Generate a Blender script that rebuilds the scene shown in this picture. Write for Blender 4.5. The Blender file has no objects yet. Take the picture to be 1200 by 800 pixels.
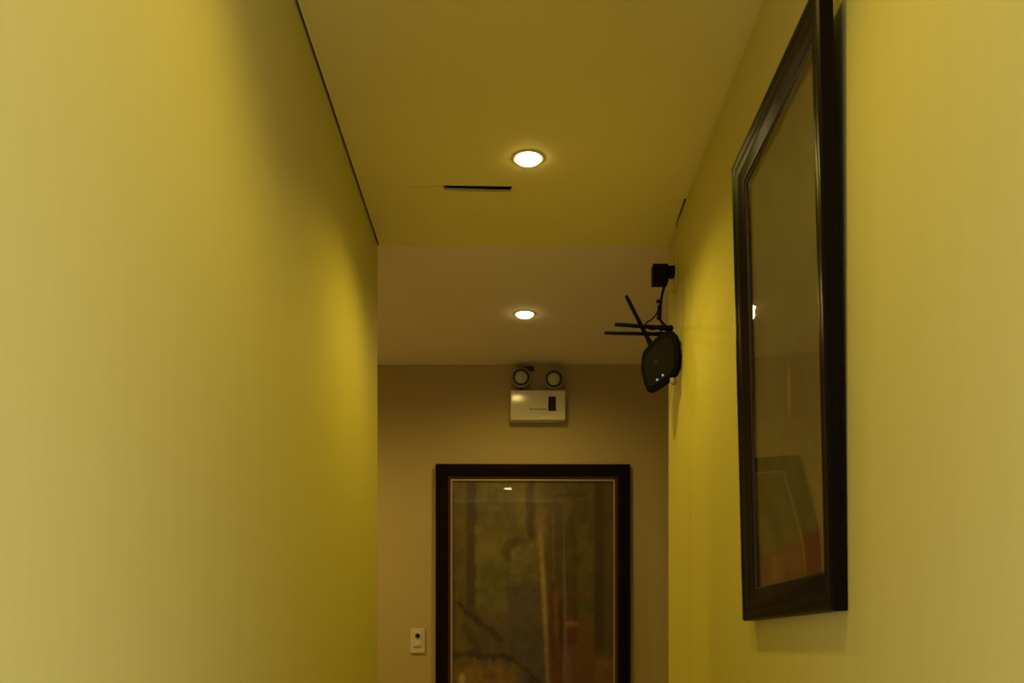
import bpy, bmesh, math, random
from mathutils import Vector, Matrix

random.seed(4)
S = bpy.context.scene
COL = S.collection

# ------------------------------------------------------------------ constants (metres)
F = 1100.0            # focal length in pixels of a 1200 px wide frame
VX, VY = 602.0, 758.0 # where the corridor's lines meet
EYE = 1.35
CEIL = EYE + 1.38
XL, XR = -0.468, 0.532
Y_END = 3.23          # where both corridor walls stop
Y_FAR = 4.60          # wall of the cross hall
Y_START = 0.60        # where the corridor opens from the room behind
Y_BACK = -2.90

def at(px, py, d):
    return Vector(((px - VX) * d / F, d, EYE + (VY - py) * d / F))

# ------------------------------------------------------------------ materials
def lin(c):
    return tuple((v / 255 / 12.92) if v / 255 <= 0.04045 else ((v / 255 + 0.055) / 1.055) ** 2.4 for v in c)

def mat(name, color, rough=0.6, spec=0.5, metal=0.0, noise=0.0, nscale=30.0, bump=0.0, bscale=200.0, emit=None, estr=0.0, stretch=None, coat=0.0):
    m = bpy.data.materials.new(name)
    m.use_nodes = True
    nt = m.node_tree
    b = nt.nodes['Principled BSDF']
    b.inputs['Base Color'].default_value = (*color, 1)
    b.inputs['Roughness'].default_value = rough
    b.inputs['Specular IOR Level'].default_value = spec
    b.inputs['Metallic'].default_value = metal
    b.inputs['Coat Weight'].default_value = coat
    tc = nt.nodes.new('ShaderNodeTexCoord')
    src = tc.outputs['Object']
    if stretch:
        mp = nt.nodes.new('ShaderNodeMapping')
        mp.inputs['Scale'].default_value = stretch
        nt.links.new(src, mp.inputs['Vector'])
        src = mp.outputs['Vector']
    if noise:
        n = nt.nodes.new('ShaderNodeTexNoise')
        n.inputs['Scale'].default_value = nscale
        n.inputs['Detail'].default_value = 5
        nt.links.new(src, n.inputs['Vector'])
        r = nt.nodes.new('ShaderNodeMapRange')
        r.inputs['To Min'].default_value = 1 - noise
        r.inputs['To Max'].default_value = 1 + noise
        nt.links.new(n.outputs['Fac'], r.inputs['Value'])
        x = nt.nodes.new('ShaderNodeMix')
        x.data_type = 'RGBA'; x.blend_type = 'MULTIPLY'
        x.inputs['Factor'].default_value = 1
        x.inputs['A'].default_value = (*color, 1)
        nt.links.new(r.outputs['Result'], x.inputs['B'])
        nt.links.new(x.outputs['Result'], b.inputs['Base Color'])
    if bump:
        n2 = nt.nodes.new('ShaderNodeTexNoise')
        n2.inputs['Scale'].default_value = bscale
        n2.inputs['Detail'].default_value = 3
        nt.links.new(src, n2.inputs['Vector'])
        bp = nt.nodes.new('ShaderNodeBump')
        bp.inputs['Strength'].default_value = bump
        bp.inputs['Distance'].default_value = 0.001
        nt.links.new(n2.outputs['Fac'], bp.inputs['Height'])
        nt.links.new(bp.outputs['Normal'], b.inputs['Normal'])
    if emit:
        b.inputs['Emission Color'].default_value = (*emit, 1)
        b.inputs['Emission Strength'].default_value = estr
    return m

def glass_mat(name, ior):
    m = bpy.data.materials.new(name)
    m.use_nodes = True
    nt = m.node_tree
    nt.nodes.clear()
    out = nt.nodes.new('ShaderNodeOutputMaterial')
    fr = nt.nodes.new('ShaderNodeFresnel'); fr.inputs['IOR'].default_value = ior
    tr = nt.nodes.new('ShaderNodeBsdfTransparent'); tr.inputs['Color'].default_value = (.96, .97, .96, 1)
    gl = nt.nodes.new('ShaderNodeBsdfGlossy'); gl.inputs['Roughness'].default_value = 0.015
    n = nt.nodes.new('ShaderNodeTexNoise'); n.inputs['Scale'].default_value = 3.0
    bp = nt.nodes.new('ShaderNodeBump'); bp.inputs['Strength'].default_value = 0.004; bp.inputs['Distance'].default_value = 0.01
    mx = nt.nodes.new('ShaderNodeMixShader')
    nt.links.new(n.outputs['Fac'], bp.inputs['Height'])
    nt.links.new(bp.outputs['Normal'], gl.inputs['Normal'])
    # the pane reflects at its outer face only; its rear face just lets light through
    ge = nt.nodes.new('ShaderNodeNewGeometry')
    inv = nt.nodes.new('ShaderNodeMath'); inv.operation = 'SUBTRACT'; inv.inputs[0].default_value = 1.0
    mul = nt.nodes.new('ShaderNodeMath'); mul.operation = 'MULTIPLY'
    nt.links.new(ge.outputs['Backfacing'], inv.inputs[1])
    nt.links.new(inv.outputs[0], mul.inputs[0]); nt.links.new(fr.outputs['Fac'], mul.inputs[1])
    nt.links.new(mul.outputs[0], mx.inputs['Fac'])
    nt.links.new(tr.outputs['BSDF'], mx.inputs[1])
    nt.links.new(gl.outputs['BSDF'], mx.inputs[2])
    nt.links.new(mx.outputs['Shader'], out.inputs['Surface'])
    return m

M = {}
M['yellow'] = mat('yellow_wall_paint', (.63, .565, .130), rough=.62, spec=.3, noise=.035, nscale=5, bump=.12, bscale=160, stretch=(1, 9, .6))
M['cream'] = mat('cream_wall_paint', (.48, .39, .205), rough=.7, spec=.3, noise=.04, nscale=4, bump=.1, bscale=180)
M['ceil'] = mat('ceiling_paint', (.87, .80, .29), rough=.8, spec=.2, noise=.025, nscale=5, bump=.08, bscale=150)
M['ceil_hall'] = mat('hall_ceiling_paint', (.90, .82, .70), rough=.8, spec=.2, noise=.025, nscale=5, bump=.08, bscale=150)
M['panel'] = mat('reflection_dimming_olive', (.16, .13, .06), rough=.6, noise=.2, nscale=9, stretch=(6, 6, .5))  # made-up dark finish that keeps the unseen room's reflection in the glass dim
M['floor'] = mat('floor_tile', (.74, .66, .46), rough=.4, noise=.1, nscale=8)
M['blackwood'] = mat('dark_lacquered_wood', (.009, .006, .0045), rough=.28, spec=.06, noise=.25, nscale=14, stretch=(6, 6, .5))
M['brownwood'] = mat('brown_stained_wood', (.045, .020, .010), rough=.4, spec=.3, noise=.25, nscale=20, stretch=(6, 6, .5))
M['gold'] = mat('dull_gold_leaf', (.37, .26, .17), rough=.5, metal=.2, noise=.15, nscale=60)
M['plastic_black'] = mat('black_plastic', (.008, .007, .007), rough=.55, spec=.08, noise=.1, nscale=80)
M['plastic_gloss'] = mat('glossy_black_plastic', (.006, .005, .006), rough=.55, spec=.04, noise=.1, nscale=80)
M['plastic_white'] = mat('white_plastic', (.70, .67, .58), rough=.3, noise=.03, nscale=20)
M['plastic_cover'] = mat('glossy_white_plastic', (.68, .64, .55), rough=.14, noise=.03, nscale=20)
M['plastic_ivory'] = mat('ivory_plastic', (.62, .58, .48), rough=.4, noise=.03, nscale=20)
M['plastic_grey'] = mat('grey_plastic', (.30, .28, .24), rough=.45, noise=.05, nscale=40)
M['dark'] = mat('dark_sticker', (.014, .012, .013), rough=.5, spec=.15, noise=.1, nscale=60)
M['shade'] = mat('dark_rubber', (.035, .025, .02), rough=.6, noise=.1, nscale=60)
M['lens'] = mat('frosted_lens', (.52, .49, .40), rough=.12, noise=.1, nscale=90)
M['chrome'] = mat('satin_reflector', (.40, .37, .31), rough=.3, metal=.5, noise=.05, nscale=40)
M['led'] = mat('blue_status_light', (.05, .07, .3), rough=.3, noise=.05, emit=(.36, .42, 1.0), estr=.6)
M['lamp_warm'] = mat('lit_lamp_face_warm', (.8, .7, .5), rough=.5, noise=.02, emit=(1.0, .76, .34), estr=20)
M['lamp_cool'] = mat('lit_lamp_face_white', (.8, .8, .8), rough=.5, noise=.02, emit=(1.0, .80, .40), estr=26)
M['print'] = mat('faded_print', (.26, .23, .14), rough=.5, noise=.1, nscale=50)
M['glass_a'] = glass_mat('picture_glass', 1.5)
M['glass_b'] = glass_mat('picture_glass_reflective', 1.55)

# ------------------------------------------------------------------ mesh helpers
def add_box(bm, lo, hi, bev=0.0, seg=2):
    r = bmesh.ops.create_cube(bm, size=1)
    vs = r['verts']
    c = [(a + b) / 2 for a, b in zip(lo, hi)]
    s = [abs(b - a) for a, b in zip(lo, hi)]
    for v in vs:
        v.co = Vector((c[0] + v.co.x * s[0], c[1] + v.co.y * s[1], c[2] + v.co.z * s[2]))
    if bev:
        es = list({e for v in vs for e in v.link_edges})
        bmesh.ops.bevel(bm, geom=es, offset=bev, segments=seg, profile=.5, affect='EDGES')

def add_tube(bm, pts, r, n=10, r2=None, cap=True):
    pts = [Vector(p) for p in pts]
    rings = []
    for i, p in enumerate(pts):
        t = (pts[min(i + 1, len(pts) - 1)] - pts[max(i - 1, 0)]).normalized()
        up = Vector((0, 0, 1)) if abs(t.z) < .9 else Vector((0, 1, 0))
        a = t.cross(up).normalized(); b = t.cross(a).normalized()
        k = i / max(1, len(pts) - 1)
        rr = r if r2 is None else r + (r2 - r) * k
        rings.append([bm.verts.new(p + a * rr * math.cos(2 * math.pi * j / n) + b * rr * math.sin(2 * math.pi * j / n)) for j in range(n)])
    for A, B in zip(rings, rings[1:]):
        for j in range(n):
            bm.faces.new((A[j], A[(j + 1) % n], B[(j + 1) % n], B[j]))
    if cap:
        bm.faces.new(rings[0][::-1]); bm.faces.new(rings[-1])

def add_lathe(bm, prof, origin, axis='Z', n=40, closed=False):
    """prof: list of (radius, height along axis)"""
    o = Vector(origin)
    rings = []
    for r, h in prof:
        ring = []
        if r < 1e-6:
            v = bm.verts.new(o + (Vector((0, 0, h)) if axis == 'Z' else Vector((0, h, 0))))
            rings.append([v]); continue
        for j in range(n):
            a = 2 * math.pi * j / n
            if axis == 'Z': p = Vector((r * math.cos(a), r * math.sin(a), h))
            else: p = Vector((r * math.cos(a), h, r * math.sin(a)))
            ring.append(bm.verts.new(o + p))
        rings.append(ring)
    pairs = list(zip(rings, rings[1:]))
    if closed: pairs.append((rings[-1], rings[0]))
    for A, B in pairs:
        for j in range(n):
            k = (j + 1) % n
            if len(A) == 1 and len(B) == 1: continue
            if len(A) == 1: bm.faces.new((A[0], B[j], B[k]))
            elif len(B) == 1: bm.faces.new((A[j], A[k], B[0]))
            else: bm.faces.new((A[j], A[k], B[k], B[j]))

def add_prism(bm, outline, y0, y1, bev=0.0, seg=3):
    """outline: list of (x,z); extruded along y"""
    A = [bm.verts.new((x, y0, z)) for x, z in outline]
    B = [bm.verts.new((x, y1, z)) for x, z in outline]
    n = len(A)
    f0 = bm.faces.new(A); f1 = bm.faces.new(B[::-1])
    for j in range(n):
        bm.faces.new((A[j], B[j], B[(j + 1) % n], A[(j + 1) % n]))
    if bev:
        es = list(set(f0.edges) | set(f1.edges))
        bmesh.ops.bevel(bm, geom=es, offset=bev, segments=seg, profile=.5, affect='EDGES')

def add_frame(bm, w, h, prof):
    """mitred rectangular moulding in the XZ plane, facing -Y; prof: closed list of (inset, depth toward viewer)"""
    rings = []
    for cx, cz in ((-1, -1), (1, -1), (1, 1), (-1, 1)):
        rings.append([bm.verts.new((cx * (w / 2 - i), -d, cz * (h / 2 - i))) for i, d in prof])
    n = len(prof)
    for k in range(4):
        A, B = rings[k], rings[(k + 1) % 4]
        for j in range(n):
            bm.faces.new((A[j], B[j], B[(j + 1) % n], A[(j + 1) % n]))

def obj(name, bm, m, parent=None, smooth=None, loc=None):
    bmesh.ops.recalc_face_normals(bm, faces=bm.faces)
    me = bpy.data.meshes.new(name)
    bm.to_mesh(me); bm.free()
    me.materials.append(m)
    if smooth is not None:
        me.polygons.foreach_set('use_smooth', [True] * len(me.polygons))
        me.set_sharp_from_angle(angle=math.radians(smooth))
    o = bpy.data.objects.new(name, me)
    COL.objects.link(o)
    if smooth is not None:
        wn = o.modifiers.new('weighted_normals', 'WEIGHTED_NORMAL'); wn.keep_sharp = True
    if parent: o.parent = parent
    if loc is not None: o.location = loc
    return o

def thing(name, label, cat, loc=(0, 0, 0), rot=(0, 0, 0), group=None):
    o = bpy.data.objects.new(name, None)
    o.empty_display_size = .05
    COL.objects.link(o)
    o.location = loc; o.rotation_euler = rot
    o['label'] = label; o['category'] = cat
    if group: o['group'] = group
    return o

def struct(name, bm, m, smooth=None, label=None):
    o = obj(name, bm, m, smooth=smooth)
    o['kind'] = 'structure'
    if label: o['label'] = label
    return o

def dup(root, loc, label, group=None):
    r = root.copy(); COL.objects.link(r); r.location = loc; r['label'] = label
    if group: r['group'] = group
    for ch in list(root.children):
        c = ch.copy(); COL.objects.link(c); c.parent = r
        for g in list(ch.children):
            d = g.copy(); COL.objects.link(d); d.parent = c
    return r

def B(): return bmesh.new()

# ------------------------------------------------------------------ room shell
bm = B(); add_box(bm, (-3.2, Y_BACK - .2, -.1), (3.2, Y_FAR + .2, 0)); struct('floor', bm, M['floor'])

bm = B(); add_box(bm, (XL - .15, Y_START, 0), (XL, Y_END, CEIL + .08), .006, 3)
struct('wall_left', bm, M['yellow'], None, 'yellow painted wall along the left side of the corridor')
bm = B(); add_box(bm, (XR, Y_START, 0), (XR + .15, Y_END, CEIL - .0005), .006, 3)
struct('wall_right', bm, M['yellow'], None, 'yellow painted wall along the right side of the corridor')
bm = B(); add_box(bm, (-3.2, Y_FAR, 0), (3.2, Y_FAR + .15, CEIL + .08))
struct('wall_far', bm, M['cream'], None, 'cream wall at the end behind the framed painting')
bm = B(); add_box(bm, (-3.05, Y_BACK - .15, 0), (3.05, Y_BACK, CEIL + .08)); struct('wall_back', bm, M['panel'])
bm = B(); add_box(bm, (-3.2, Y_BACK, 0), (-3.05, Y_START + .15, CEIL + .08)); struct('wall_room_left', bm, M['cream'])
bm = B(); add_box(bm, (3.05, Y_BACK, 0), (3.2, Y_START + .15, CEIL + .08)); struct('wall_room_right', bm, M['cream'])
bm = B(); add_box(bm, (-3.05, Y_START, 0), (XL - .15, Y_START + .15, CEIL + .08)); struct('wall_room_near_left', bm, M['cream'])
bm = B(); add_box(bm, (XR + .15, Y_START, 0), (3.05, Y_START + .15, CEIL + .08)); struct('wall_room_near_right', bm, M['cream'])
bm = B(); add_box(bm, (-3.05, Y_BACK, CEIL), (3.05, Y_START - .002, CEIL + .05)); struct('ceiling_room', bm, M['panel'])
bm = B(); add_box(bm, (-3.2, Y_END - .3, 0), (-3.05, Y_FAR, CEIL + .08)); struct('wall_hall_left', bm, M['cream'])
bm = B(); add_box(bm, (3.05, Y_END - .3, 0), (3.2, Y_FAR, CEIL + .08)); struct('wall_hall_right', bm, M['cream'])
bm = B(); add_box(bm, (-3.05, Y_END - .15, 0), (XL - .15, Y_END, CEIL + .08)); struct('wall_hall_near_left', bm, M['cream'])
bm = B(); add_box(bm, (XR + .15, Y_END - .15, 0), (3.05, Y_END, CEIL + .08)); struct('wall_hall_near_right', bm, M['cream'])

def carve(o, cutters):
    """cut real openings in a slab"""
    for c in cutters:
        md = o.modifiers.new('cut', 'BOOLEAN'); md.object = c; md.operation = 'DIFFERENCE'; md.solver = 'EXACT'
    dg = bpy.context.evaluated_depsgraph_get()
    me = bpy.data.meshes.new_from_object(o.evaluated_get(dg))
    o.modifiers.clear(); o.data = me
    for c in cutters: bpy.data.objects.remove(c)

def ceil_pt(px, py):
    d = F * (CEIL - EYE) / (VY - py)
    return ((px - VX) * d / F, d)

def cutter_poly(pts, z0, z1):
    bm = B()
    A = [bm.verts.new((x, y, z0)) for x, y in pts]; C = [bm.verts.new((x, y, z1)) for x, y in pts]
    bm.faces.new(A[::-1]); bm.faces.new(C)
    n = len(pts)
    for j in range(n): bm.faces.new((A[j], A[(j + 1) % n], C[(j + 1) % n], C[j]))
    return obj('cut', bm, M['ceil'])

def cutter_round(x, y, r):
    return cutter_poly([(x + r * math.cos(2 * math.pi * j / 48), y + r * math.sin(2 * math.pi * j / 48)) for j in range(48)], CEIL - .02, CEIL + .2)

L1 = (.041, 2.65); L2 = (.046, 3.90); L0 = (.020, 1.30); L3 = (-1.45, 3.90)
GAP = .0065
bm = B(); add_box(bm, (XL + GAP, Y_START, CEIL), (XR + .15, Y_END - .002, CEIL + .009))
ceil = struct('ceiling', bm, M['ceil'], None, 'cream ceiling panel over the yellow corridor')
q = lambda *pts: cutter_poly([ceil_pt(*p) for p in pts], CEIL - .02, CEIL + .2)
sh = lambda *pts: cutter_poly([ceil_pt(*p) for p in pts], CEIL - .02, CEIL + .002)
carve(ceil, [cutter_round(*L1, .041), cutter_round(*L0, .041),
             q((517.0, 217.2), (527, 217.4), (601.0, 218.4), (598, 225.6), (575, 225.2), (522, 223.4)),
             sh((478, 219.0), (500, 218.1), (518, 217.6), (518, 218.3), (500, 218.8), (478, 219.6)),
             sh((596.4, 226), (597.6, 226), (596.9, 241), (595.9, 241)),
             cutter_poly([(XR - .006, 2.89), (XR + .002, 2.89), (XR + .002, 3.08), (XR - .003, 3.08)], CEIL - .02, CEIL + .2)])
bm = B(); add_box(bm, (-3.05, Y_END + .002, CEIL + .004), (3.05, Y_FAR, CEIL + .05))
ch = struct('ceiling_hall', bm, M['ceil_hall'], None, 'beige ceiling over the hall beyond the corridor')
carve(ch, [cutter_round(*L2, .041), cutter_round(*L3, .041)])
# roof slab that closes the void above the panels
bm = B(); add_box(bm, (-3.2, Y_BACK - .15, CEIL + .22), (3.2, Y_FAR + .2, CEIL + .3)); struct('ceiling_slab', bm, M['shade'])
# faint joint strip where the two ceilings meet, and the raised corner strip on the right wall
bm = B(); add_box(bm, (XL + GAP, Y_END - .002, CEIL + .0015), (XR, Y_END + .002, CEIL + .006))
o = struct('trim_1', bm, M['ceil'], None, 'narrow joint strip across the ceiling at the corridor end')
bm = B(); add_box(bm, (XR - .0015, 2.83, 0), (XR + .002, 2.91, CEIL - .06), .0007, 1)
struct('trim_2', bm, M['yellow'], None, 'painted vertical strip on the right wall near its end')

# ------------------------------------------------------------------ downlights
def make_downlight(loc, label, lampmat, name='downlight', group=None):
    t = thing(name, label, 'ceiling light', loc, group=group)
    bm = B()
    add_lathe(bm, [(.0345, .012), (.0345, -.001), (.037, -.003), (.042, -.0035), (.0470, -.0015), (.0475, 0.0), (.0405, .0), (.0405, .012)], (0, 0, 0), closed=True)
    obj('trim_ring', bm, M['plastic_ivory'], t, 40)
    bm = B()
    add_lathe(bm, [(.0405, .012), (.0405, .07), (.030, .09), (0, .09), (0, .088), (.029, .088), (.039, .069), (.039, .012)], (0, 0, 0))
    obj('housing', bm, M['chrome'], t, 40)
    bm = B()
    add_lathe(bm, [(0, -.0125), (.014, -.0123), (.024, -.0115), (.030, -.0095), (.0330, -.0065), (.0336, -.004), (.0336, .003), (.0336, .008), (0, .008)], (0, 0, 0))
    obj('diffuser', bm, lampmat, t, 50)
    return t
g = 'recessed ceiling downlights'
d1 = make_downlight((L1[0], L1[1], CEIL), 'round recessed downlight glowing in the corridor ceiling beside the dark slot', M['lamp_warm'], group=g)
d2 = dup(d1, (L2[0], L2[1], CEIL + .004), 'round recessed downlight glowing in the far hall ceiling above the emergency lamps', g)
d3 = dup(d1, (L3[0], L3[1], CEIL + .004), 'round recessed downlight in the hall ceiling out of sight behind the left wall', g)
d0 = make_downlight((L0[0], L0[1], CEIL), 'round bright recessed downlight in the corridor ceiling nearest the viewer', M['lamp_cool'], group=g)

def spot(parent, power, color, deg, blend, radius=.03):
    l = bpy.data.lights.new('lamp_beam', 'SPOT')
    l.energy = power; l.color = color; l.spot_size = math.radians(deg); l.spot_blend = blend; l.shadow_soft_size = radius
    o = bpy.data.objects.new('lamp_beam', l); COL.objects.link(o)
    o.parent = parent; o.location = (0, 0, -.03)
    return o
WARM = (1.0, .76, .105)
spot(d1, 19, WARM, 142, .8)
spot(d0, 13, WARM, 142, .8)
spot(d2, 17, (1.0, .72, .17), 168, .9)
spot(d3, 46, (1.0, .72, .17), 168, .9)
# the brighter, whiter lamps of the room the photographer stands in, one to either side of the corridor mouth
for sx, p in ((1, 40), (-1, 34)):
    l = bpy.data.lights.new('room_lamp', 'AREA'); l.shape = 'RECTANGLE'; l.size = .9; l.size_y = 1.9
    l.energy = p; l.color = (1.0, .96, 1.4)
    o = bpy.data.objects.new('room_lamp', l); COL.objects.link(o)
    o.location = (sx * 1.85, -.50, 1.45)
    o.rotation_euler = (Vector((-sx * 2.3, 1.6, 0))).to_track_quat('-Z', 'Z').to_euler()

# ------------------------------------------------------------------ framed picture on the far wall
PX0, PX1, PY0 = 510.5, 738.5, 543.5
sc = F / (Y_FAR - .03)
pw = (PX1 - PX0) / sc; ptop = EYE + (VY - PY0) / sc; ph = 1.56
pcx = ((PX0 + PX1) / 2 - VX) / sc; pcz = ptop - ph / 2
pic = thing('framed_painting', 'large dark framed painting of muted figures on the cream far wall', 'painting', (pcx, Y_FAR - .0075, pcz), (math.radians(-.40), 0, math.radians(.60)))
bm = B()
add_frame(bm, pw, ph, [(0, 0), (0, .026), (.004, .030), (.020, .031), (.046, .027), (.052, .023), (.060, .021), (.060, 0)])
obj('frame', bm, M['blackwood'], pic, 40)
bm = B()
add_frame(bm, pw - .114, ph - .114, [(0, .004), (0, .0205), (.006, .019), (.0155, .014), (.0155, .004)])
obj('inner_slope', bm, M['brownwood'], pic, 40)
bm = B()
add_frame(bm, pw - .144, ph - .144, [(0, .004), (0, .0145), (.003, .0158), (.0085, .0148), (.0085, .004)])
obj('gold_fillet', bm, M['gold'], pic, 40)

# painted surface: brush patches laid out on the canvas, plus the corridor's reflection
cw, chh = pw - .15, ph - .15
def seg_d(px, py, a, b):
    ax, ay = a; bx, by = b
    vx, vy = bx - ax, by - ay
    t = max(0, min(1, ((px - ax) * vx + (py - ay) * vy) / (vx * vx + vy * vy)))
    return math.hypot(px - ax - t * vx, py - ay - t * vy)
def sm(e0, e1, x):
    t = max(0, min(1, (x - e0) / (e1 - e0))); return t * t * (3 - 2 * t)
def band(x, a, b, s): return sm(a - s, a + s, x) * (1 - sm(b - s, b + s, x))
def hsh(i, j): 
    v = math.sin(i * 127.1 + j * 311.7) * 43758.5453; return v - math.floor(v)
def vn(x, y):
    i, j = math.floor(x), math.floor(y); fx, fy = x - i, y - j
    fx = fx * fx * (3 - 2 * fx); fy = fy * fy * (3 - 2 * fy)
    a = hsh(i, j) + (hsh(i + 1, j) - hsh(i, j)) * fx
    b = hsh(i, j + 1) + (hsh(i + 1, j + 1) - hsh(i, j + 1)) * fx
    return a + (b - a) * fy
def paint(x, y):
    n = vn(x / 9, y / 9) - .5; n2 = vn(x / 3.5 + 40, y / 5) - .5; n3 = vn(x / 28 + 9, y / 30) - .5
    wx, wy = x + 5 * n, y + 5 * n2
    c = [72, 52, 13]
    def over(col, k):
        for q in range(3): c[q] += (col[q] - c[q]) * max(0, min(1, k))
    over((58, 40, 12), sm(630, 655, wx))
    over((75, 58, 12), band(wx, 558, 618, 3) * band(y, 540, 632, 3))  # corridor ceiling's reflection in the glass, painted into the canvas
    over((80, 64, 22), band(wx, 557, 630, 4) * band(y, 634, 715, 10))  # paler reflection of the lit room end, also painted in
    over((70, 58, 16), .8 * band(wx, 562, 596, 10) * band(y, 660, 700, 12))
    over((66, 48, 22), sm(705, 735, wy) * band(wx, 560, 640, 8))
    over((47, 31, 6), band(wx, 547, 557, 2) * (1 - sm(700, 740, y)) * .8)
    over((50, 32, 6), band(wx, 618, 627, 2.5) * band(y, 540, 632, 6) * .8)
    # standing figure, muted grey
    over((60, 45, 26), .85 * band(wx, 598 - .10 * max(0, 740 - y), 636, 4) * sm(676, 690, y))
    over((58, 44, 28), .6 * band(wx, 596, 640, 8) * sm(730, 780, y))
    dh = math.hypot((wx - 608) / 15, (y - 648) / 15)
    over((88, 70, 32), .5 * (1 - sm(.6, 1.0, dh)))
    over((52, 36, 10), .65 * (1 - sm(.15, .5, abs(dh - .95))) * (1 - sm(600, 626, x)) * (1 - sm(650, 664, y)))
    over((62, 50, 20), .4 * band(wx, 612, 632, 5) * band(y, 660, 690, 6))
    # pale staff
    px_ = 632.5 + (y - 620) * .055
    over((112, 88, 42), .85 * band(x, px_ - 2.6, px_ + 3.2, 2) * sm(598, 640, y))
    over((88, 66, 28), .5 * band(x, 628, 640, 4) * band(y, 590, 650, 18))
    over((86, 62, 20), .55 * band(x, 647.5, 650, 1.2) * band(y, 606, 690, 10))
    # red robed figure
    over((68, 40, 9), .8 * band(wx, 645, 703, 6) * sm(676, 700, wy))
    over((70, 30, 8), .8 * band(wx, 643, 697, 9) * sm(705, 760, wy))
    over((54, 24, 5), .7 * band(wx, 644, 650, 1.8) * sm(674, 690, y) * (1 - sm(755, 775, y)))
    over((46, 20, 4), .8 * band(wx, 655, 661, 1.8) * sm(690, 716, y) * (1 - sm(750, 770, y)))
    over((82, 44, 12), .6 * band(wx, 651, 655, 1.2) * sm(680, 700, y) * (1 - sm(740, 770, y)))
    over((42, 22, 6), .7 * (1 - sm(.5, 1.1, math.hypot((wx - 678) / 7, (y - 655) / 9))))
    over((100, 62, 32), .75 * (1 - sm(.5, 1.1, math.hypot((wx - 669) / 9, (y - 730.5) / 4.5))))
    over((48, 36, 12), .7 * band(wx, 668, 700, 8) * band(y, 700, 722, 8))
    over((40, 22, 4), .85 * band(x, 697, 708, 2.5) * (1 - sm(755, 772, y)))
    over((56, 38, 14), .6 * sm(709, 713, x) * (1 - sm(755, 772, y)))
    over((82, 50, 18), .8 * sm(692, 698, wx) * sm(768, 776, y))
    # dark branches
    for a, b, w, k in (((536, 708), (560, 727), 3.2, .9), ((556, 722), (586, 748), 4.5, .8), ((530, 768), (556, 764), 4, .7),
                       ((552, 768), (600, 770), 4, .85), ((590, 766), (618, 786), 3.5, .8), ((545, 735), (560, 762), 6, .45),
                       ((622, 795), (650, 812), 5, .8)):
        over((40, 28, 9), k * (1 - sm(w * .4, w * 1.2, seg_d(wx, wy, a, b))))
    over((48, 34, 12), .5 * band(wx, 528, 580, 10) * band(wy, 730, 765, 14) * (.5 + 1.2 * n2))
    # ochre ground
    over((92, 62, 14), .85 * band(wx, 520, 606, 10) * sm(774, 786, wy))
    over((120, 98, 44), .8 * (1 - sm(.5, 1.1, math.hypot((wx - 541) / 5, (y - 796) / 10))))
    over((70, 40, 8), .6 * (1 - sm(.5, 1.1, math.hypot((wx - 574) / 9, (y - 792) / 7))))
    over((60, 38, 12), .5 * sm(830, 900, y))
    k = 1 + .16 * n + .14 * n2 + .14 * n3
    return [v * k for v in c]
NXC, NZC = 170, 300
me = bpy.data.meshes.new('canvas')
vs, fs, cols = [], [], []
for j in range(NZC + 1):
    for i in range(NXC + 1):
        x = -cw / 2 + cw * i / NXC; z = -chh / 2 + chh * j / NZC
        vs.append((x, -.006, z))
        p = paint(VX + (pcx + x) * F / Y_FAR, VY - (pcz + z - EYE) * F / Y_FAR)
        l = lin([max(0, v) for v in p])
        cols.append((min(.9, l[0] / .37), min(.9, l[1] / .305), min(.9, l[2] / .125), 1))
for j in range(NZC):
    for i in range(NXC):
        a = j * (NXC + 1) + i
        fs.append((a, a + 1, a + NXC + 2, a + NXC + 1))
# canvas board has real thickness: border folded back to the wall
ring = [i for i in range(NXC + 1)] + [j * (NXC + 1) + NXC for j in range(1, NZC + 1)] + [NZC * (NXC + 1) + i for i in range(NXC - 1, -1, -1)] + [j * (NXC + 1) for j in range(NZC - 1, 0, -1)]
base = len(vs)
for r in ring:
    vs.append((vs[r][0], -.001, vs[r][2])); cols.append((.2, .15, .08, 1))
for k in range(len(ring)):
    k2 = (k + 1) % len(ring)
    fs.append((ring[k], base + k, base + k2, ring[k2]))
me.from_pydata(vs, [], fs)
ca = me.color_attributes.new('paint', 'FLOAT_COLOR', 'POINT')
for i, c in enumerate(cols): ca.data[i].color = c
pm = bpy.data.materials.new('oil_paint'); pm.use_nodes = True
nt = pm.node_tree; b = nt.nodes['Principled BSDF']; b.inputs['Roughness'].default_value = .6
at_ = nt.nodes.new('ShaderNodeVertexColor'); at_.layer_name = 'paint'
nz = nt.nodes.new('ShaderNodeTexNoise'); nz.inputs['Scale'].default_value = 60
tcn = nt.nodes.new('ShaderNodeTexCoord'); nt.links.new(tcn.outputs['Object'], nz.inputs['Vector'])
bpn = nt.nodes.new('ShaderNodeBump'); bpn.inputs['Strength'].default_value = .15; bpn.inputs['Distance'].default_value = .002
nt.links.new(nz.outputs['Fac'], bpn.inputs['Height']); nt.links.new(bpn.outputs['Normal'], b.inputs['Normal'])
nt.links.new(at_.outputs['Color'], b.inputs['Base Color'])
me.materials.append(pm)
cv = bpy.data.objects.new('canvas', me); COL.objects.link(cv); cv.parent = pic
bm = B(); add_box(bm, (-cw / 2, -.011, -chh / 2), (cw / 2, -.0085, chh / 2)); obj('glass_pane', bm, M['glass_a'], pic)

# ------------------------------------------------------------------ leaning framed glass picture on the right wall
YA, YB = 1.493, 2.077                    # near and far end along the wall
MW, MH = YB - YA, 1.003
TH = .026
alpha = math.radians(1.4)
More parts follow.
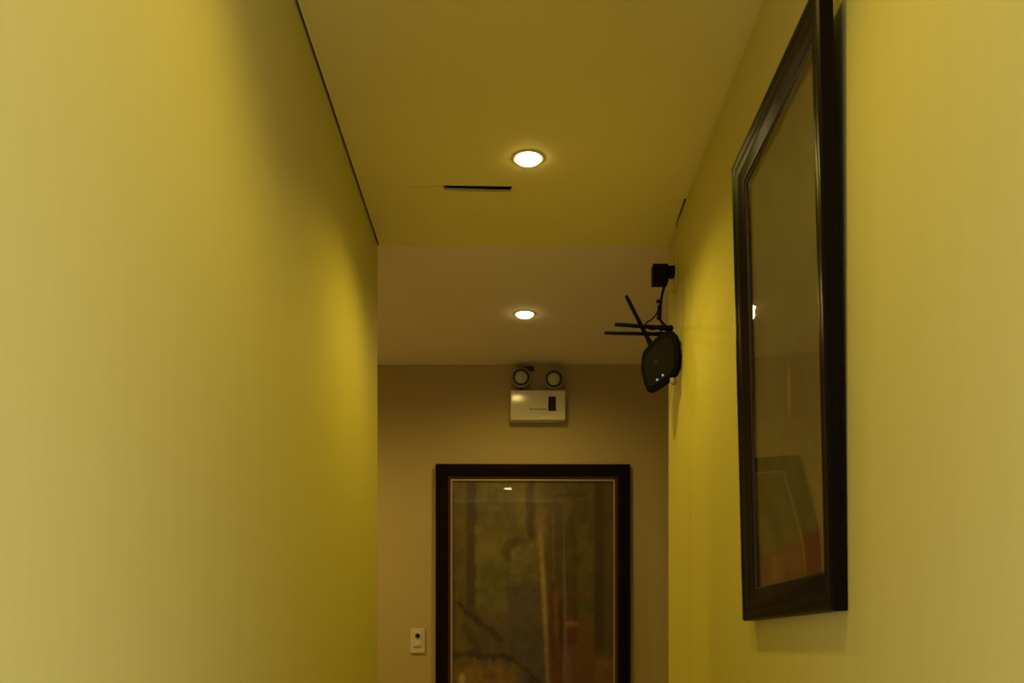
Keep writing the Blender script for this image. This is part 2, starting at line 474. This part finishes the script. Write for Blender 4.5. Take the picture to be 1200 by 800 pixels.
# built facing -Y, turned to face -X, hung so its top leans off the wall
mir = thing('framed_glass_picture', 'tall dark wooden frame with reflecting glass leaning off the right yellow wall', 'picture frame',
            (XR - .0005, (YA + YB) / 2, EYE + .058))
mir.rotation_mode = 'QUATERNION'
Rz = Matrix.Rotation(math.radians(-90), 4, 'Z')      # local -Y -> world -X
Rt = Matrix.Rotation(-alpha, 4, 'Y')                 # top comes out towards the corridor
mir.rotation_quaternion = (Rt @ Rz).to_quaternion()
def raise_z(o): o.location = (0, 0, MH / 2); return o
bm = B()
add_frame(bm, MW, MH, [(0, 0), (0, .022), (.004, .026), (.013, .0265), (.018, .0235), (.023, .0235), (.030, .025), (.044, .021), (.052, .0165), (.060, .0155), (.066, .0125), (.066, 0)])
raise_z(obj('frame', bm, M['blackwood'], mir, 35))
bm = B()
add_frame(bm, MW - .128, MH - .128, [(0, .004), (0, .0125), (.004, .0125), (.006, .009), (.006, .004)])
raise_z(obj('inner_lip', bm, M['brownwood'], mir, 35))
# print behind the glass
pw2, ph2 = MW - .134, MH - .134
me = bpy.data.meshes.new('print_sheet')
def print_col(u, v):
    # u: 0 far .. 1 near ; v: 0 bottom .. 1 top
    n = vn(u * 14, v * 22) - .5
    c = [76, 60, 14]
    def over(col, k):
        for q in range(3): c[q] += (col[q] - c[q]) * max(0, min(1, k))
    over((84, 66, 22), band(v, .35, .62, .15) * .6)
    over((84, 50, 12), (1 - sm(.075, .09, v + .01 * n)) * .9)
    over((80, 40, 9), (1 - sm(.085, .10, v)) * band(u, .68, .90, .02))
    over((96, 58, 20), (1 - sm(.06, .075, v)) * band(u, .20, .42, .03))
    over((78, 48, 10), band(v, .30, .48, .05) * band(u, .5, .85, .12) * .5)
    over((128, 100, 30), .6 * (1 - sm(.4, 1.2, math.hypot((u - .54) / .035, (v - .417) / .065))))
    k = 1 + .12 * n
    return [q * k for q in c]
vs, fs, cols = [], [], []
n1, n2_ = 60, 150
for j in range(n2_ + 1):
    for i in range(n1 + 1):
        u, v = i / n1, j / n2_
        vs.append((-pw2 / 2 + pw2 * u, -.003, -ph2 / 2 + ph2 * v))
        l = lin(print_col(u, v))
        cols.append((min(.9, l[0] / .47), min(.9, l[1] / .40), min(.9, l[2] / .16), 1))
for j in range(n2_):
    for i in range(n1):
        a = j * (n1 + 1) + i
        fs.append((a, a + 1, a + n1 + 2, a + n1 + 1))
ring = [i for i in range(n1 + 1)] + [j * (n1 + 1) + n1 for j in range(1, n2_ + 1)] + [n2_ * (n1 + 1) + i for i in range(n1 - 1, -1, -1)] + [j * (n1 + 1) for j in range(n2_ - 1, 0, -1)]
base = len(vs)
for r in ring:
    vs.append((vs[r][0], -.0005, vs[r][2])); cols.append((.1, .08, .05, 1))
for k in range(len(ring)):
    k2 = (k + 1) % len(ring)
    fs.append((ring[k], base + k, base + k2, ring[k2]))
me.from_pydata(vs, [], fs)
ca = me.color_attributes.new('paint', 'FLOAT_COLOR', 'POINT')
for i, c in enumerate(cols): ca.data[i].color = c
me.materials.append(pm)
pr = bpy.data.objects.new('print_sheet', me); COL.objects.link(pr); pr.parent = mir; raise_z(pr)
# old glass, slightly warped: its turn towards the viewer changes a little with height
def turn(h):
    return .015 + (.002 - .015) * sm(.08, .30, h) + (.009 - .002) * sm(.30, .60, h)
bm = B()
GN, GM = 8, 60
front, back = [], []
for j in range(GM + 1):
    z = -ph2 / 2 + ph2 * j / GM
    h = z + MH / 2
    for i in range(GN + 1):
        x = -pw2 / 2 + pw2 * i / GN
        d = .0115 + turn(h) * x
        front.append(bm.verts.new((x, -d, z))); back.append(bm.verts.new((x, -d + .002, z)))
for L_, flip in ((front, False), (back, True)):
    for j in range(GM):
        for i in range(GN):
            a = j * (GN + 1) + i
            qd = [L_[a], L_[a + 1], L_[a + GN + 2], L_[a + GN + 1]]
            bm.faces.new(qd[::-1] if flip else qd)
edge = [i for i in range(GN + 1)] + [j * (GN + 1) + GN for j in range(1, GM + 1)] + [GM * (GN + 1) + i for i in range(GN - 1, -1, -1)] + [j * (GN + 1) for j in range(GM - 1, 0, -1)]
for a, b_ in zip(edge, edge[1:] + edge[:1]):
    bm.faces.new((front[a], back[a], back[b_], front[b_]))
raise_z(obj('glass_pane', bm, M['glass_b'], mir, 40))

# ------------------------------------------------------------------ emergency lamp unit on the far wall
eb = at(630, 492, Y_FAR)
sF = (Y_FAR - .06) / F
em = thing('emergency_light', 'white emergency light box with two round lamps above the framed painting', 'emergency light', (eb.x, Y_FAR, EYE + (VY - 492) * sF))
ew, eh = 65 * sF, 35.5 * sF
bm = B(); add_box(bm, (-ew / 2, -.060, 0), (ew / 2, 0, eh), .006, 3); obj('body', bm, M['plastic_white'], em, 40)
# cover bowed and skewed so a lamp's glint lands at its top left
bm = B()
cwx, czz, GN = ew / 2 - .006, eh - .016, 14
top_, bot_ = [], []
def cover_d(x, z): return .0645 - .025 * x - .0022 * ((z - eh / 2) / (czz / 2)) ** 2 + .00275 * (z - eh / 2) / (czz / 2)
for j in range(GN + 1):
    for i in range(GN + 1):
        x = -cwx + 2 * cwx * i / GN; z = .008 + czz * j / GN
        top_.append(bm.verts.new((x, -cover_d(x, z), z))); bot_.append(bm.verts.new((x, -.055, z)))
for L_ in (top_, bot_):
    for j in range(GN):
        for i in range(GN):
            a = j * (GN + 1) + i
            bm.faces.new((L_[a], L_[a + 1], L_[a + GN + 2], L_[a + GN + 1]))
edge = [i for i in range(GN + 1)] + [j * (GN + 1) + GN for j in range(1, GN + 1)] + [GN * (GN + 1) + i for i in range(GN - 1, -1, -1)] + [j * (GN + 1) for j in range(GN - 1, 0, -1)]
for a, b_ in zip(edge, edge[1:] + edge[:1]): bm.faces.new((top_[a], bot_[a], bot_[b_], top_[b_]))
obj('front_cover', bm, M['plastic_cover'], em, 40)
bm = B(); add_box(bm, (.050, -.0645, .044), (.087, -.061, .113), .001, 1); obj('display_window', bm, M['dark'], em)
bm = B()
for i in range(7):
    add_box(bm, (-.042 + i * .012, -.0662, .048), (-.033 + i * .012, -.060, .0555 + (.002 if i in (0, 4) else 0)), .0004, 1)
obj('faded_marking', bm, M['print'], em)
for hx, hz in ((610.3 - 630, 442), (648.7 - 630, 444)):
    x = hx * sF; z = (492 - hz) * sF
    bm = B()
    add_lathe(bm, [(0, -.004), (.030, -.004), (.036, -.015), (.044, -.035), (.049, -.052), (.049, -.060), (.046, -.062), (.041, -.062), (.036, -.054), (0, -.054)], (x, 0, z), 'Y', 36)
    hd = obj('lamp_head', bm, M['plastic_grey'], em, 40)
    bm = B()
    add_lathe(bm, [(.0405, -.0625), (.0405, -.066), (.034, -.0665), (.031, -.063), (.031, -.0625)], (x, 0, z), 'Y', 36, closed=True)
    obj('lens_ring', bm, M['shade'], hd, 40)
    bm = B()
    add_lathe(bm, [(0, -.074), (.010, -.0735), (.020, -.071), (.028, -.067), (.0315, -.062), (0, -.060)], (x, 0, z), 'Y', 36)
    obj('lens', bm, M['lens'], hd, 60)
    bm = B(); add_tube(bm, [(x, -.025, eh - .004), (x, -.025, z - .03)], .008, 12); obj('swivel_stem', bm, M['shade'], hd, 40)
bm = B(); add_box(bm, (-.105, -.030, eh - .002), (.105, -.012, eh + .006), .002, 2); obj('lamp_rail', bm, M['shade'], em)
bm = B(); add_box(bm, (-.100, -.022, (492 - 430.5) * sF), (-.018, -.001, (492 - 426) * sF), .006, 3); obj('cable_entry', bm, M['shade'], em, 40)

# ------------------------------------------------------------------ switch plate on the far wall
sp = at(489.5, 765, Y_FAR)
sw = thing('wall_switch', 'small ivory switch plate with a dark button left of the framed painting', 'switch', (sp.x, Y_FAR, sp.z))
bm = B(); add_box(bm, (-.036, -.008, 0), (.036, 0, .119), .003, 3); obj('plate', bm, M['plastic_ivory'], sw, 40)
bm = B(); add_box(bm, (-.023, -.012, .030), (.023, -.007, .106), .002, 2); obj('insert', bm, M['plastic_ivory'], sw, 40)
bm = B(); add_lathe(bm, [(0, -.018), (.009, -.0175), (.0115, -.015), (.0115, -.011), (0, -.011)], (.001, 0, .085), 'Y', 24); obj('knob', bm, M['dark'], sw, 40)
bm = B(); add_box(bm, (-.009, -.0155, .036), (.009, -.0115, .056), .0015, 2); obj('rocker', bm, M['plastic_white'], sw, 40)

# ------------------------------------------------------------------ router on the right wall
D = 3.0; k = F / D
psi = math.radians(30)
c0 = at(775, 427, D)
ro = thing('wifi_router', 'black router with three antennas and tiny blue lights high on the right wall end', 'router', (c0.x, c0.y, c0.z), (0, 0, -psi))
out_px = [(757, 410), (763, 404), (769, 399), (776, 393.5), (783, 389.5), (788, 391), (792, 396), (795, 405), (795.3, 420), (795, 434), (792, 442), (786, 447), (778, 451.5), (770, 456), (765, 458.5), (761, 456.5), (758, 448), (756, 437), (755, 428), (755, 417)]
ol = [((x - 775) / k / math.cos(psi), -(y - 427) / k) for x, y in out_px]
bm = B(); add_prism(bm, ol, -.017, .011, .005, 3)
obj('body', bm, M['plastic_gloss'], ro, 40)
ol2 = [(x * .80, z * .80 - .004) for x, z in ol]
bm = B(); add_prism(bm, ol2, -.0195, -.016, .0015, 2); obj('face_panel', bm, M['plastic_black'], ro, 40)
for lx, ly in ((773, 446.3), (779, 442)):
    bm = B(); add_lathe(bm, [(0, -.0225), (.0030, -.022), (.0038, -.0195), (0, -.019)], (((lx - 775) / k / math.cos(psi)), 0, -(ly - 427) / k), 'Y', 16)
    obj('status_light', bm, M['led'], ro, 50)
bm = B(); add_lathe(bm, [(.0055, -.0193), (.0055, -.0203), (.0035, -.0203), (.0035, -.0193)], (-.012, 0, .006), 'Y', 20, closed=True)
obj('emblem', bm, M['shade'], ro, 40)
Minv = (Matrix.Translation(c0) @ Matrix.Rotation(-psi, 4, 'Z')).inverted()
def W(px, py, d): return Minv @ at(px, py, d)
def antenna(a, b, da, db, r=.0068):
    A, Bp = W(a[0], a[1], da), W(b[0], b[1], db)
    bm = B()
    u = (Bp - A).normalized()
    add_tube(bm, [A, A + u * .035, A + u * .04, Bp - u * .006, Bp - u * .002, Bp], r * 1.1, 12)
    # taper to a blunt round tip
    n = 12
    vs_ = list(bm.verts)
    for i in range(6):
        s = [1.12, 1.12, .92, .78, .66, .35][i]
        ctr = sum((v.co for v in vs_[i * n:(i + 1) * n]), Vector()) / n
        for v in vs_[i * n:(i + 1) * n]: v.co = ctr + (v.co - ctr) * s
    o = obj('antenna', bm, M['plastic_black'], ro, 40)
    bm = B(); bmesh.ops.create_uvsphere(bm, u_segments=14, v_segments=8, radius=.0105, matrix=Matrix.Translation(A)); obj('hinge', bm, M['plastic_black'], o, 60)
    return o
antenna((785.5, 384.5), (720, 380), 3.015, 2.99)
antenna((784, 391.5), (708, 390), 3.03, 3.03, .0060)
antenna((766, 410), (733.5, 346), 3.035, 2.99)
# plate that carries the router on the wall and the pale plug by its lower corner
bm = B(); add_tube(bm, [Minv @ Vector((XR, 3.05, c0.z + .03)), W(782, 416, 3.03)], .012, 12); obj('wall_mount', bm, M['plastic_black'], ro, 40)
p0 = W(788, 446, 2.965)
bm = B(); add_box(bm, (p0.x - .007, p0.y - .006, p0.z - .009), (p0.x + .007, p0.y + .02, p0.z + .009), .002, 2); obj('cable_plug', bm, M['plastic_grey'], ro, 40)

# ------------------------------------------------------------------ outlet + power adapter above the router
DA = 3.06
wa = at(791, 319, DA)
ou = thing('wall_outlet', 'ivory outlet plate on the right wall behind the black power adapter', 'outlet', (XR, DA + .01, wa.z))
bm = B(); add_box(bm, (-.007, -.038, -.052), (0, .038, .040), .002, 2); obj('plate', bm, M['yellow'], ou, 40)
bm = B(); add_box(bm, (-.010, -.020, -.020), (-.006, .020, .020), .001, 2); obj('socket', bm, M['plastic_ivory'], ou, 40)
a0, a1 = at(765, 331, DA - .02), at(783.5, 308.5, DA - .02)
ad = thing('power_adapter', 'black square power adapter plugged in above the router with dangling cord', 'adapter', ((a0.x + a1.x) / 2, DA, (a0.z + a1.z) / 2))
hw, hh = (a1.x - a0.x) / 2, (a1.z - a0.z) / 2
bm = B(); add_box(bm, (-hw, -.022, -hh), (hw, .022, hh), .004, 3); obj('body', bm, M['plastic_black'], ad, 40)
bm = B(); add_box(bm, (hw - .003, -.016, -.006), (XR - .009 - ad.location.x, .016, hh - .004), .003, 2); obj('plug', bm, M['plastic_black'], ad, 40)
def wl(px, py, d): return at(px, py, d) - Vector(ad.location)
def smoothpath(pts, n=6):
    P = [pts[0]] + pts + [pts[-1]]; r = []
    for i in range(1, len(P) - 2):
        for j in range(n):
            t = j / n; a, b_, c, d_ = P[i - 1], P[i], P[i + 1], P[i + 2]
            r.append(.5 * ((2 * b_) + (c - a) * t + (2 * a - 5 * b_ + 4 * c - d_) * t * t + (3 * b_ - a - 3 * c + d_) * t ** 3))
    r.append(pts[-1]); return r
bm = B()
add_tube(bm, smoothpath([wl(779, 330, 3.05), wl(778, 337, 3.05), wl(776, 345, 3.05), wl(774.5, 353, 3.05), wl(773, 362, 3.05), wl(773, 372, 3.05), wl(776, 378, 3.05), wl(782, 384, 3.04), wl(785, 391, 3.03)]), .0042, 8)
add_tube(bm, smoothpath([wl(772, 360, 3.055), wl(769, 368, 3.06), wl(763, 374.5, 3.06), wl(757, 378.5, 3.055), wl(757, 383, 3.05), wl(765, 386, 3.045), wl(774, 384, 3.04), wl(774, 394, 3.02)]), .0024, 8)
cd = obj('cord', bm, M['plastic_black'], ad, 60)
bm = B(); add_tube(bm, [wl(773.2, 358, 3.05), wl(773, 362, 3.05), wl(772.6, 368, 3.05), wl(772.4, 374, 3.05)], .0075, 12); obj('cord_bundle', bm, M['plastic_black'], cd, 40)
bm = B(); add_tube(bm, [wl(769.5, 352, 3.05), wl(776, 355, 3.05)], .0058, 10); obj('cable_tie', bm, M['plastic_black'], cd, 40)

# ------------------------------------------------------------------ world, camera, view
w = bpy.data.worlds.new('world'); S.world = w; w.use_nodes = True
w.node_tree.nodes['Background'].inputs['Color'].default_value = (0.0, 0.0, 0.0, 1)
cam = bpy.data.cameras.new('camera'); co = bpy.data.objects.new('camera', cam); COL.objects.link(co)
co.location = (0, 0, EYE); co.rotation_euler = (math.radians(90), 0, 0)
cam.sensor_width = 36; cam.lens = 36 * F / 1200
cam.shift_x = -(VX - 600) / 1200; cam.shift_y = (VY - 400) / 1200
cam.clip_start = .02
S.camera = co
S.view_settings.view_transform = 'Standard'; S.view_settings.look = 'None'
S.view_settings.gamma = 1; S.view_settings.use_curve_mapping = False
S.view_settings.exposure = 0.0
